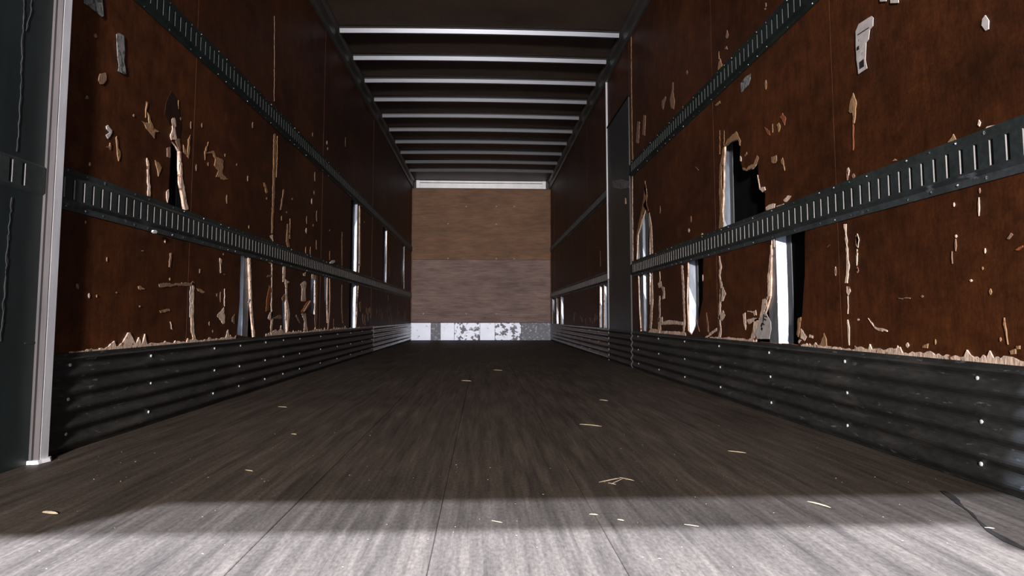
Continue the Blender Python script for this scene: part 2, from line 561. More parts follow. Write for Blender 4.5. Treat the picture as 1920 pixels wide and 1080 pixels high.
# --- right wall damage
A = (1320, 220, 4.91)
patch(1, Z(*A, [(140, 1030), (150, 840), (140, 690), (148, 440), (175, 290), (215, 205), (300, 130), (340, 215), (333, 262), (310, 200), (230, 235), (190, 272), (183, 400), (165, 450), (165, 640), (180, 720), (165, 800), (180, 1000)]), 'tan')
patch(1, Z(*A, [(335, 355), (347, 375), (345, 405), (333, 400)]), 'bare')
patch(1, Z(*A, [(355, 460), (385, 480), (430, 440), (460, 430), (490, 350), (505, 370), (495, 405), (470, 450), (420, 480), (390, 494), (360, 485)]), 'tan')
patch(1, Z(*A, [(375, 350), (395, 318), (398, 340), (380, 360)]), 'tan')
patch(1, Z(*A, [(495, 530), (508, 600), (518, 650), (560, 640), (568, 670), (540, 690), (515, 665), (500, 590)]), 'bare')
patch(1, Z(*A, [(572, 830), (610, 800), (655, 795), (650, 840), (600, 850), (575, 855)]), 'bare')
patch(1, Z(*A, [(735, 760), (770, 720), (805, 725), (790, 745), (760, 780)]), 'bare')
patch(1, Z(*A, [(670, 815), (735, 795), (738, 818), (672, 842)]), 'bare')
patch(1, Z(*A, [(622, 365), (668, 348), (672, 400), (660, 420), (640, 425), (622, 410)]), 'tan')
patch(1, Z(*A, [(710, 400), (725, 370), (735, 410), (745, 490), (730, 440)]), 'tan')
patch(1, Z(*A, [(672, 70), (690, 50), (705, 95), (690, 135)]), 'tan')
patch(1, Z(*A, [(700, 0), (725, -40), (755, 10), (745, 75), (730, 50)]), 'red')
patch(1, Z(*A, [(560, 90), (600, 120), (610, 165), (585, 150)]), 'red')
strip(1, Z(*A, [(634, 60), (634, 140)]), 1.2, 'tan')
strip(1, Z(*A, [(146, 120), (147, 340)]), 1.4, 'tan')
strip(1, Z(*A, [(188, 120), (186, 260)]), 1.4, 'tan')
B = (1320, 420, 4.153)
strip(1, Z(*B, [(120, 250), (132, 330), (122, 400), (135, 480), (128, 600), (122, 720), (130, 820), (120, 900)]), [2, 4, 3, 5, 4, 4, 3, 7])
patch(1, Z(*B, [(130, 500), (150, 490), (172, 545), (150, 600), (130, 610)]))
patch(1, Z(*B, [(128, 700), (150, 672), (165, 710), (140, 755), (110, 735)]))
patch(1, Z(*B, [(10, 885), (60, 840), (100, 810), (100, 830), (60, 860), (20, 895)]))
strip(1, Z(*B, [(20, 690), (30, 780), (40, 850)]), 2.5, 'dim')
patch(1, Z(*B, [(140, 885), (200, 880), (300, 895), (390, 900), (392, 918), (250, 912), (130, 900)]))
strip(1, Z(*B, [(522, 165), (518, 300), (505, 420), (505, 560), (490, 590)]), [1.5, 4, 5, 4, 3])
strip(1, Z(*B, [(545, 120), (547, 180)]), 4, 'bare')
patch(1, Z(*B, [(455, 590), (495, 575), (490, 640), (462, 700), (440, 760), (395, 890), (362, 905), (385, 800), (400, 740), (435, 730), (450, 660)]), 'bare')
patch(1, Z(*B, [(305, 700), (322, 690), (328, 760), (325, 825), (312, 780)]))
patch(1, Z(*B, [(340, 675), (390, 680), (405, 670), (410, 710), (392, 715), (385, 690), (340, 682)]))
patch(1, Z(*B, [(335, 745), (400, 730), (430, 735), (430, 750), (380, 760), (350, 780)]))
strip(1, Z(*B, [(1100, 0), (1108, 100), (1118, 250), (1122, 350), (1110, 460)]), [6, 3, 4, 6, 6])
patch(1, Z(*B, [(1112, 485), (1135, 490), (1142, 525), (1125, 555), (1112, 530)]))
strip(1, Z(*B, [(1122, 560), (1122, 700)]), 1.2)
strip(1, Z(*B, [(1120, 745), (1128, 840), (1132, 945)]), 4)
patch(1, Z(*B, [(1185, 130), (1195, 75), (1208, 120), (1202, 185), (1188, 170)]))
vdash(1, 1607, 470, 498, 3); vdash(1, 1608, 500, 510, 5, 'red')
vdash(1, 1567, 500, 517, 3)
patch(1, Z(*B, [(755, 815), (770, 830), (800, 880), (785, 910), (755, 890)]))
patch(1, Z(*B, [(740, 930), (760, 905), (745, 900), (735, 915)]))
patch(1, Z(*B, [(825, 860), (850, 870), (848, 890), (820, 885)]))
patch(1, Z(*B, [(895, 965), (920, 900), (935, 850), (955, 900), (960, 970)]), 'tan')
patch(1, Z(*B, [(735, 735), (755, 725), (750, 800), (735, 880), (725, 860)]), 'tan')
strip(1, Z(*B, [(960, 180), (985, 160)]), 2, 'dim')
C = (1120, 320, 3.177)
patch(1, Z(*C, [(285, 60), (298, 150), (290, 200), (303, 240), (285, 225), (268, 260), (258, 330), (240, 380), (237, 480), (232, 400), (245, 320), (265, 230), (275, 170)]), 'tan')
patch(1, Z(*C, [(285, 75), (296, 130), (287, 150), (280, 110)]), 'bare')
patch(1, Z(*C, [(290, 170), (305, 240), (285, 230), (275, 210)]), 'red')
patch(1, Z(*C, [(310, 250), (325, 330), (330, 500), (322, 500), (316, 380), (308, 300)]), 'bare')
patch(1, Z(*C, [(328, 610), (332, 780), (322, 940), (312, 940), (318, 800), (322, 700)]), 'bare')
strip(1, Z(*C, [(372, 600), (374, 640), (372, 665)]), 1.6)
patch(1, Z(*C, [(362, 670), (380, 660), (385, 690), (368, 700)]))
patch(1, Z(*C, [(382, 690), (400, 695), (402, 760), (388, 765), (392, 720)]))
strip(1, Z(*C, [(372, 745), (370, 800), (374, 850), (366, 900)]), [1.8, 4, 2.5, 3])
patch(1, Z(*C, [(362, 880), (388, 870), (390, 905), (378, 915), (380, 950), (364, 955)]))
patch(1, Z(*C, [(380, 905), (430, 890), (510, 900), (510, 918), (440, 915), (380, 918)]), 'bare')
patch(1, Z(*C, [(320, 940), (400, 955), (510, 960), (508, 985), (400, 975), (300, 968)]), 'bare')
strip(1, Z(*C, [(505, 565), (512, 680), (516, 800), (520, 900), (512, 985)]), [4, 4, 3.5, 4, 3])
strip(1, Z(*C, [(540, 560), (543, 630)]), 4)
strip(1, Z(*C, [(590, 890), (610, 960)]), 2.5, 'dim')
strip(1, Z(*C, [(650, 850), (656, 910), (660, 960)]), 2.5, 'dim')
vdash(1, 1238, 386, 400, 2.2, 'dim'); vdash(1, 1296, 405, 417, 2.5, 'dim'); vdash(1, 1292, 428, 436, 4)
vdash(1, 1317, 437, 444, 5); vdash(1, 1318, 515, 527, 2)
strip(1, [(1183.2, 64), (1183.8, 160), (1185, 260), (1186, 300)], [1.6, 1.6, 2.2, 2.4], 'tan')
strip(1, [(1185.5, 330), (1185.5, 400), (1186, 495)], [1.5, 2.6, 3.6], 'bare')
D = (1560, 0, 3.375)
patch(1, Z(*D, [(135, 588), (155, 640), (150, 690), (143, 780), (133, 782), (132, 715), (108, 705), (118, 640)]), 'tan')
strip(1, Z(*D, [(135, 785), (135, 870), (135, 950)]), 1, 'red')
patch(1, Z(*D, [(955, 120), (972, 96), (995, 130), (993, 185), (975, 195), (950, 160)]), 'paper')
patch(1, Z(*D, [(925, 790), (932, 758), (942, 775), (935, 800)]))
patch(1, Z(*D, [(735, 900), (760, 870), (770, 848), (785, 880), (790, 890)]), 'tan')
patch(1, Z(*D, [(950, 840), (985, 800), (1040, 790), (1000, 825), (940, 865)]))
patch(1, Z(*D, [(385, 1020), (400, 1005), (412, 1015)]), 'tan'); patch(1, Z(*D, [(95, 1095), (105, 1060), (112, 1080), (106, 1110)]))
E = (1560, 300, 2.572)
patch(1, Z(*E, [(117, 365), (124, 358), (132, 385), (125, 420), (118, 400)]))
for q in ((75, 40, 100, 12), (105, 65, 90, 18), (590, 205, 225, 8), (714, 135, 160, 8), (710, 180, 270, 9), (600, 360, 375, 12), (598, 380, 440, 10), (740, 425, 450, 8), (766, 620, 650, 16), (728, 515, 530, 8), (672, 575, 588, 16), (20, 520, 558, 5), (128, 765, 775, 12), (437, 652, 664, 14), (814, 855, 875, 10), (500, 865, 890, 7), (365, 880, 906, 20), (122, 430, 470, 8), (124, 520, 545, 14)):
    x, y0, y1, w = q
    vdash(1, 1560 + x / 2.572, 300 + y0 / 2.572, 300 + y1 / 2.572, w / 2.572, random.choice(['bare', 'bare', 'dim', 'tan']))
patch(1, Z(*E, [(846, 380), (865, 352), (874, 360), (855, 382)]), 'dim')
patch(1, Z(*E, [(885, 435), (905, 420), (922, 412), (922, 420), (900, 436)]), 'red')
strip(1, Z(*E, [(580, 440), (582, 500)]), 2, 'dim')
strip(1, Z(*E, [(832, 760), (840, 820), (850, 890)]), 3.2, 'tan')
patch(1, Z(*E, [(175, 762), (195, 785), (215, 808), (268, 822), (268, 828), (225, 823), (200, 800)]))
patch(1, Z(*E, [(322, 664), (378, 664), (378, 669), (322, 669)]), 'dim')
patch(1, Z(*E, [(440, 895), (465, 885), (462, 908), (435, 905)]), 'tan')
patch(1, Z(*E, [(860, 920), (888, 910), (888, 935), (865, 938)]), 'tan'); patch(1, Z(*E, [(890, 898), (908, 895), (908, 912), (893, 913)]), 'tan')
patch(1, Z(*E, [(728, 978), (742, 945), (748, 975)]), 'bare')
patch(1, Z(*E, [(305, 938), (318, 895), (330, 942)]), 'bare')
G = (1340, 0, 4.153)
patch(1, Z(*G, [(28, 500), (45, 455), (60, 500), (50, 590), (25, 590)]), 'tan'); strip(1, Z(*G, [(34, 400), (34, 460)]), 1.5, 'dim')
patch(1, Z(*G, [(88, 290), (98, 235), (110, 270), (98, 300)]), 'dim'); patch(1, Z(*G, [(78, 380), (95, 360), (100, 385)]), 'dim')
vdash(1, 1340 + 400 / 4.153, 5, 13, 2, 'dim'); vdash(1, 1340 + 400 / 4.153, 150, 168, 5, 'tan'); vdash(1, 1340 + 395 / 4.153, 15, 19, 4, 'dim')
patch(1, Z(*G, [(5, 815), (40, 785), (45, 805), (10, 825)]), 'tan')
J = (1120, 60, 3.859)
patch(1, Z(*J, [(535, 550), (525, 490), (540, 420), (545, 362), (553, 370), (550, 440), (560, 500), (555, 560)]), 'dim')
patch(1, Z(*J, [(470, 550), (468, 500), (495, 465), (498, 480), (485, 520), (478, 560)]), 'dim')
patch(1, Z(*J, [(280, 800), (290, 648), (307, 650), (302, 760), (298, 805)]), 'dim'); patch(1, Z(*J, [(325, 745), (335, 600), (350, 605), (345, 750)]), 'dim')
vdash(1, 1120 + 620 / 3.859, 199, 212, 3.5, 'tan'); vdash(1, 1120 + 650 / 3.859, 132, 140, 4, 'dim')
strip(1, Z(*J, [(710, 975), (735, 1002)]), 1.2, 'dim')
strip(1, [(1125.5, 470), (1126, 500)], 1.2, 'tan')

# --- left wall damage
A = (160, 180, 4.909)
patch(-1, Z(*A, [(545, 260), (515, 230), (555, 250), (585, 250), (570, 150), (590, 180), (605, 240), (632, 300), (690, 335), (640, 330), (635, 390), (600, 345), (560, 300)]), 'tan')
patch(-1, Z(*A, [(553, 200), (560, 50), (572, 60), (560, 130)]), 'tan'); vdash(-1, 160 + 445 / 4.909, 214, 219, 3, 'dim')
patch(-1, Z(*A, [(190, 280), (205, 268), (242, 315), (240, 340), (205, 392), (188, 360), (225, 335), (195, 305)]), 'paper')
patch(-1, Z(*A, [(185, 468), (220, 462), (225, 430), (235, 460), (230, 495), (215, 480)]), 'tan')
patch(-1, Z(*A, [(280, 380), (288, 370), (300, 480), (318, 510), (305, 600), (292, 540)]), 'tan')
patch(-1, Z(*A, [(565, 570), (580, 600), (598, 925), (572, 918), (570, 720)]), 'bare')
patch(-1, Z(*A, [(640, 590), (680, 620), (700, 660), (685, 700), (670, 740), (665, 690), (650, 640)]), 'tan')
patch(-1, Z(*A, [(750, 480), (780, 470), (778, 570), (752, 560)]), 'dim')
patch(-1, Z(*A, [(745, 880), (765, 860), (768, 920), (755, 980), (745, 940)]), 'bare')
patch(-1, Z(*A, [(790, 215), (820, 200), (830, 240), (825, 320), (840, 400), (790, 405), (780, 370), (800, 300)]), 'bare')
patch(-1, Z(*A, [(830, 400), (868, 395), (872, 500), (860, 505)]), 'dim')
patch(-1, Z(*A, [(866, 505), (880, 515), (893, 760), (945, 1042), (915, 1050), (880, 860), (870, 700)]), 'bare')
patch(-1, Z(*A, [(935, 545), (945, 400), (965, 360), (960, 460), (950, 575), (905, 520), (900, 450), (925, 510)]), 'tan')
patch(-1, Z(*A, [(1100, 590), (1095, 510), (1135, 420), (1108, 520)]), 'tan')
patch(-1, Z(*A, [(1110, 530), (1180, 505), (1200, 560), (1255, 580), (1268, 600), (1262, 720), (1318, 770), (1260, 770), (1240, 750), (1200, 745), (1225, 690), (1185, 640), (1195, 580), (1165, 525)]), 'tan')
for q in ((1130, 610, 645, 16), (1020, 630, 690, 14), (1285, 530, 560, 12), (1395, 620, 645, 16), (1497, 740, 780, 10), (1302, 910, 990, 16), (1540, 240, 290, 12), (40, 610, 645, 20), (20, 0, 30, 20), (970, 235, 300, 8), (1072, 250, 290, 12), (875, 195, 225, 12), (855, 40, 120, 8)):
    x, y0, y1, w = q
    vdash(-1, 160 + x / 4.909, 180 + y0 / 4.909, 180 + y1 / 4.909, w / 4.909, random.choice(['tan', 'dim', 'dim']))
patch(-1, [(312, 190), (321, 170), (329, 182), (336, 205), (339, 240), (335, 268), (330, 262), (327, 240), (318, 232), (308, 214)], 'char', 'soot_stain', proud=0.0012)
patch(-1, Z(140, 40, 5.4, [(240, 600), (255, 530), (310, 520), (320, 560), (300, 620), (260, 635)]), 'dim')
patch(-1, Z(140, 40, 5.4, [(110, 785), (125, 750), (135, 785)]), 'tan'); patch(-1, Z(140, 40, 5.4, [(190, 140), (210, 120), (225, 160), (205, 165)]), 'dim')
A = (120, 380, 3.856)
patch(-1, Z(*A, [(685, 590), (720, 580), (800, 588), (880, 575), (915, 585), (930, 568), (940, 590), (915, 605), (800, 600), (720, 612), (690, 610)]), 'dim')
strip(-1, Z(*A, [(932, 575), (930, 700), (925, 850), (930, 940), (944, 995)]), [4, 5, 6, 7, 4])
strip(-1, Z(*A, [(914, 600), (912, 700), (910, 830)]), 1.8, 'paper')
patch(-1, Z(*A, [(690, 780), (760, 768), (765, 785), (700, 798)]), 'tan'); patch(-1, Z(*A, [(535, 605), (550, 600), (580, 620), (578, 630), (540, 625)]), 'tan')
patch(-1, Z(*A, [(955, 620), (985, 622), (1018, 645), (1000, 655), (970, 640)]), 'tan')
patch(-1, Z(*A, [(765, 365), (778, 362), (768, 470), (758, 465)]), 'dim'); vdash(-1, 120 + 765 / 3.856, 521, 526, 3, 'tan')
patch(-1, Z(*A, [(765, 860), (770, 860), (782, 918), (775, 915)]), 'bare'); patch(-1, Z(*A, [(1125, 400), (1138, 410), (1140, 500), (1130, 510)]), 'bare')
patch(-1, Z(*A, [(978, 480), (988, 480), (982, 510), (978, 510)]), 'dim'); patch(-1, Z(*A, [(90, 585), (105, 590), (103, 625), (90, 615)]), 'tan')
for q in ((180, 655, 690, 14), (236, 665, 685, 9), (548, 743, 757, 14), (730, 265, 290, 9), (920, 260, 275, 8), (155, 130, 152, 6), (1152, 365, 380, 10), (1050, 860, 890, 12), (1075, 920, 940, 9), (1105, 655, 680, 10), (1130, 645, 720, 9), (1160, 515, 522, 18), (568, 344, 352, 26), (309, 395, 425, 5), (380, 645, 655, 14)):
    x, y0, y1, w = q
    vdash(-1, 120 + x / 3.856, 380 + y0 / 3.856, 380 + y1 / 3.856, w / 3.856, random.choice(['tan', 'dim', 'dim', 'bare']))
A = (400, 450, 5.143)
patch(-1, Z(*A, [(100, 650), (110, 740), (108, 800), (90, 810), (60, 760), (35, 730), (70, 690)]), 'bare')
strip(-1, Z(*A, [(107, 470), (106, 640)]), 1.2, 'bare')
patch(-1, Z(*A, [(180, 790), (185, 740), (205, 715), (200, 810)]), 'dim'); patch(-1, Z(*A, [(60, 180), (75, 230), (78, 300), (68, 310)]), 'bare')
strip(-1, Z(*A, [(350, 175), (357, 400), (365, 600), (375, 760), (392, 935)]), [3.5, 3, 3.5, 4, 4])
patch(-1, Z(*A, [(330, 605), (345, 565), (352, 575), (345, 600)]), 'paper')
strip(-1, Z(*A, [(535, 215), (565, 230), (562, 500), (560, 640), (565, 760), (555, 900)]), [2, 2, 2.2, 2.5, 5, 3])
patch(-1, Z(*A, [(515, 345), (560, 335), (560, 355), (520, 358)]), 'dim'); patch(-1, Z(*A, [(525, 755), (545, 700), (570, 690), (570, 760), (545, 775)]), 'bare')
patch(-1, Z(*A, [(540, 440), (560, 480), (540, 600), (530, 680), (505, 690), (515, 560)]), 'red')
patch(-1, Z(*A, [(672, 258), (693, 256), (690, 350), (682, 405), (668, 405)]), 'bare')
patch(-1, Z(*A, [(690, 375), (732, 405), (710, 420), (712, 570), (735, 700), (720, 880), (708, 880), (715, 720), (698, 600), (695, 470)]), 'bare')
patch(-1, Z(*A, [(660, 555), (692, 520), (692, 560), (665, 585)]), 'tan')
patch(-1, Z(*A, [(585, 750), (640, 720), (660, 740), (655, 760), (600, 760)]), 'dim')
patch(-1, Z(*A, [(840, 425), (885, 395), (898, 420), (885, 480), (890, 590), (850, 590), (855, 470)]), 'bare')
patch(-1, Z(*A, [(845, 690), (900, 600), (935, 580), (930, 630), (860, 710)]), 'red', proud=0.006)
patch(-1, Z(*A, [(855, 690), (925, 585), (932, 590), (870, 690)]), 'bare', proud=0.008)
patch(-1, Z(*A, [(850, 710), (890, 700), (900, 820), (910, 870), (870, 870), (880, 790)]), 'bare')
patch(-1, Z(*A, [(800, 720), (835, 780), (830, 800), (795, 740)]), 'dim'); patch(-1, Z(*A, [(865, 325), (888, 312), (888, 345), (870, 345)]), 'bare')
patch(-1, Z(*A, [(980, 340), (1003, 340), (1000, 600), (1000, 760), (985, 870), (975, 760), (985, 560)]), 'dim'); patch(-1, Z(*A, [(950, 330), (968, 330), (966, 372), (950, 372)]), 'bare')
strip(-1, Z(*A, [(1122, 370), (1124, 560), (1120, 700), (1105, 850)]), [2, 2.4, 2.4, 2])
vdash(-1, 400 + 1160 / 5.143, 598, 615, 2, 'dim')
strip(-1, Z(*A, [(1240, 430), (1238, 640), (1248, 800)]), [1.5, 2.5, 2], 'tan')
strip(-1, Z(*A, [(1385, 510), (1388, 740)]), 2, 'dim'); patch(-1, Z(*A, [(1410, 600), (1425, 590), (1430, 660), (1415, 690)]), 'dim')
A = (440, 230, 4.0)
patch(-1, Z(*A, [(292, 90), (305, 80), (310, 150), (300, 500), (285, 830), (276, 830), (282, 600)]), 'tan'); strip(-1, Z(*A, [(320, 100), (318, 280), (312, 410)]), 1.6, 'tan')
patch(-1, Z(*A, [(262, 850), (285, 840), (288, 890), (270, 865)]), 'bare')
patch(-1, Z(*A, [(215, 450), (225, 450), (248, 520), (235, 530)]), 'tan'); patch(-1, Z(*A, [(365, 500), (372, 505), (350, 655), (342, 655)]), 'dim')
patch(-1, Z(*A, [(385, 890), (395, 760), (402, 760), (402, 870), (412, 930), (398, 940)]), 'tan'); strip(-1, Z(*A, [(415, 720), (413, 870)]), 1.4, 'tan')
for q in ((97, 400, 440, 7, 'tan'), (18, 310, 325, 12, 'dim'), (106, 770, 795, 8, 'tan'), (240, 560, 578, 9, 'tan'), (352, 700, 735, 8, 'tan'), (390, 665, 680, 8, 'dim'), (432, 565, 580, 8, 'dim'), (585, 75, 105, 8, 'dim'), (692, 135, 165, 12, 'bare'), (697, 185, 205, 8, 'bare'), (602, 370, 440, 9, 'dim'), (597, 510, 540, 10, 'tan'), (578, 570, 610, 9, 'bare'), (615, 660, 740, 8, 'dim'), (540, 700, 760, 6, 'dim'), (537, 790, 830, 13, 'bare'), (590, 760, 780, 8, 'dim'), (533, 930, 985, 6, 'tan'), (568, 930, 995, 8, 'tan'), (613, 880, 950, 6, 'dim'), (712, 800, 815, 8, 'tan'), (712, 960, 1030, 6, 'tan'), (805, 820, 1075, 8, 'tan'), (942, 650, 1075, 9, 'tan'), (972, 740, 755, 8, 'dim'), (831, 110, 180, 4, 'dim'), (133, 0, 40, 6, 'dim')):
    x, y0, y1, w, m = q
    vdash(-1, 440 + x / 4, 230 + y0 / 4, 230 + y1 / 4, w / 4, m)
strip(-1, [(514.5, 30), (514.5, 120), (514, 190)], 1.1, 'dim')
strip(-1, [(780 / 6 + 600, 484), (730, 520)], 1.6, 'tan'); strip(-1, [(728, 552), (728, 565)], 2.4, 'tan')
for q in range(26):                                   # pale scuffs low on the far plywood
    x = random.uniform(680, 764)
    y0 = random.uniform(570, 592)
    vdash(-1, x, y0, y0 + random.uniform(8, 24), random.uniform(.8, 1.8), 'dim')
for q in range(14):
    x = random.uniform(1060, 1121)
    y0 = random.uniform(585, 600)
    vdash(1, x, y0, y0 + random.uniform(5, 13), random.uniform(.8, 1.8), 'dim')

# --- marks on the steel panel at the left edge
A = (0, 0, 4.154)
strip(-1, Z(*A, [(165, -10), (158, 200), (150, 420), (145, 640), (130, 860), (115, 1090), (108, 1180)]), [3, 2.4, 2.2, 2, 2.2, 2, 1.5], 'smear', 'scratch')
strip(-1, Z(*A, [(225, 0), (215, 120), (180, 240)]), 2, 'smear', 'scratch')
patch(-1, Z(*A, [(442, 560), (460, 520), (482, 550), (470, 600)]), 'dim', 'chip')
strip(-1, [(17, 370), (12, 420), (4, 530), (-4, 640)], [2.5, 2, 2, 2], 'smear', 'scratch')
A = (0, 540, 3.176)
strip(-1, Z(*A, [(255, 100), (250, 260)]), 2, 'smear', 'scratch')
strip(-1, Z(*A, [(290, 345), (296, 385), (275, 430), (290, 480), (285, 520), (268, 550)]), [9, 4, 4, 4, 3, 5], 'chalk', 'sealant')
strip(-1, Z(*A, [(275, 590), (262, 650), (268, 700)]), [2, 4, 3], 'chalk', 'sealant')
patch(-1, Z(*A, [(175, 805), (240, 760), (270, 725), (290, 735), (245, 785), (235, 820), (205, 830)]), 'chalk', 'sealant')
patch(-1, Z(*A, [(245, 830), (290, 820), (312, 840), (300, 890), (275, 950), (250, 900)]), 'chalk', 'sealant')
patch(-1, Z(*A, [(130, 325), (190, 320), (190, 328), (130, 332)]), 'smear', 'scratch')


# --- pale torn edge along the top of the scuff plates
def torn_edge(s, px0, px1, hgt, seed, spikes=()):
    rnd = random.Random(seed)
    y0, y1 = sorted((yat(s, px0, 0), yat(s, px1, 0)))
    for a, b, z0, o in panels[s]:
        u, v = max(y0, a + .004), min(y1, b - .004)
        if v - u < 0.03 or z0 > 1:
            continue
        n = max(6, int((v - u) / 0.011))
        top, h = [], hgt
        for i in range(n + 1):
            y = u + (v - u) * i / n
            h = max(0.002, 0.6 * h + 0.4 * rnd.uniform(0, 2 * hgt))
            e = h + (rnd.random() < .12) * rnd.uniform(.3, 1.6) * hgt
            for sy, sh, sw in spikes:
                e += sh * max(0, 1 - abs(y - sy) / sw)
            top.append((y, SK - .012 + .012 + e))
        ol = top + [(v, SK - .012), (u, SK - .012)]
        X = XL(s)
        k = MB()
        k.prism([(X(-.003), y, z) for y, z in ol], [(X(.001), y, z) for y, z in ol])
        k.build('torn_edge', 'bare', o)


torn_edge(-1, 190, 444, 0.009, 3, [(yat(-1, 208), .018, .03), (yat(-1, 238), .05, .05), (yat(-1, 258), .025, .02), (yat(-1, 268), .045, .012), (yat(-1, 425), .035, .03)])
torn_edge(-1, 135, 190, 0.003, 4)
torn_edge(-1, 500, 650, 0.011, 5, [(yat(-1, 515), .03, .08), (yat(-1, 525), .03, .06)])
torn_edge(-1, 650, 765, 0.004, 6)
torn_edge(1, 1500, 1600, 0.007, 7)
torn_edge(1, 1600, 1990, 0.012, 8)
torn_edge(1, 1216, 1285, 0.008, 9)
torn_edge(1, 1330, 1412, 0.005, 10)

# ------------------------------------------------------------------ cargo rails
def cargo_rail(s, y0, y1, z0, label, seed):
    rnd = random.Random(seed)
    X = XL(s)
    e = empty('cargo_rail', (s * HW, y0, z0))
    tag(e, label, 'rail')
    hgt, fd = 0.13, 0.014
    pr = [(0.0, 0.0), (0.003, 0.0), (0.003, 0.019), (fd, 0.029), (fd, 0.101), (0.003, 0.111), (0.003, hgt), (0.0, hgt)]
    P = lambda y, d, z: (X(-d), y, z0 + z)
    k = MB()
    for j, (a, b) in enumerate(zip(pr[:-1], pr[1:])):
        if j == 3:
            continue
        k.face([P(y0, *a), P(y1, *a), P(y1, *b), P(y0, *b)], 1 if j in (1, 2) else 0)
    k.face([P(y0, *p) for p in pr]); k.face([P(y1, *p) for p in pr])
    k.face([P(y0, 0, 0), P(y1, 0, 0), P(y1, 0, hgt), P(y0, 0, hgt)])
    sz0, sz1, sw, pit, dp = 0.034, 0.096, 0.013, 0.0508, 0.0045
    n = int((y1 - y0 - 0.03) / pit)
    k.face([P(y0, fd, .029), P(y1, fd, .029), P(y1, fd, sz0), P(y0, fd, sz0)])
    k.face([P(y0, fd, sz1), P(y1, fd, sz1), P(y1, fd, .101), P(y0, fd, .101)])
    y = y0
    for i in range(n):
        a = y0 + 0.02 + i * pit
        b = a + sw
        k.face([P(y, fd, sz0), P(a, fd, sz0), P(a, fd, sz1), P(y, fd, sz1)])
        q = fd - dp
        k.face([P(a, fd, sz0), P(a, q, sz0), P(a, q, sz1), P(a, fd, sz1)], 0)
        k.face([P(b, fd, sz0), P(b, q, sz0), P(b, q, sz1), P(b, fd, sz1)], 2)
        k.face([P(a, fd, sz0), P(b, fd, sz0), P(b, q, sz0), P(a, q, sz0)], 0)
        k.face([P(a, fd, sz1), P(b, fd, sz1), P(b, q, sz1), P(a, q, sz1)], 0)
        k.face([P(a, q, sz0), P(b, q, sz0), P(b, q, sz1), P(a, q, sz1)], 3)
        y = b
    k.face([P(y, fd, sz0), P(y1, fd, sz0), P(y1, fd, sz1), P(y, fd, sz1)])
    bd = k.build('rail_body', ['rail', 'raillip', 'edge', 'void'] if z0 < 1 else ['railshade', 'railshade', 'edgeshade', 'void'], e, fix=False)
    # rivets along both flanges
    r = MB()
    yy = y0 + 0.06
    while yy < y1 - .03:
        for zz in (0.010, 0.121):
            rr = rnd.uniform(.0035, .005)
            c = P(yy, .003, zz)
            ring = [(c[0], c[1] + rr * math.cos(t), c[2] + rr * math.sin(t)) for t in [i * math.pi / 3 for i in range(6)]]
            tp = (c[0] - s * .003, c[1], c[2])
            for i in range(6):
                r.face([ring[i], ring[(i + 1) % 6], tp], 0 if rnd.random() < .3 else 1)
        yy += 0.1016 * rnd.choice([1, 1, 2])
    rv = r.build('rivets', ['screw', 'raillip'], e, fix=False)
    rv['kind'] = 'stuff'
    return e


cargo_rail(-1, 2.046, 12.10, 0.738, 'lower dark slotted cargo rail running along the left wall beyond the white post', 1)
cargo_rail(-1, 0.80, 1.986, 0.738, 'short piece of slotted cargo rail on the green steel panel at left', 7)
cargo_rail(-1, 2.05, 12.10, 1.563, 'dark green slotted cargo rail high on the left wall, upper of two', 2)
cargo_rail(1, 0.80, 5.49, 0.738, 'dark slotted cargo rail on the right wall below the big torn hole', 3)
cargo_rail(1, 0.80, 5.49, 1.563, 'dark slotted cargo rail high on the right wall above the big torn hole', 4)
cargo_rail(1, 6.53, 12.10, 0.738, 'lower slotted cargo rail on the right wall beyond the steel side door', 5)
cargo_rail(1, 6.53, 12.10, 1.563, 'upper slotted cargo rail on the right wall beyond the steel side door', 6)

# ------------------------------------------------------------------ scuff plates
def dome(s):
    r, h = 0.0062, 0.004
    v, f = [], []
    for rr, hh in ((r, 0), (r * .75, h * .7)):
        v += [(-s * hh, rr * math.cos(i * math.pi / 4), rr * math.sin(i * math.pi / 4)) for i in range(8)]
    v.append((-s * h, 0, 0))
    for i in range(8):
        j = (i + 1) % 8
        f += [[i, j, 8 + j, 8 + i], [8 + i, 8 + j, 16]]
    me = bpy.data.meshes.new('screw')
    me.from_pydata(v, [], f)
    me.materials.append(M['screw'])
    bm = bmesh.new(); bm.from_mesh(me); bmesh.ops.recalc_face_normals(bm, faces=bm.faces); bm.to_mesh(me); bm.free()
    return me


DOME = {-1: dome(-1), 1: dome(1)}
ZR = (0.262, 0.157, 0.052)


def prof(z):
    if z > 0.283:
        return 0.005
    return 0.009 - 0.006 * math.cos(2 * math.pi * (z - 0.052) / 0.0525)


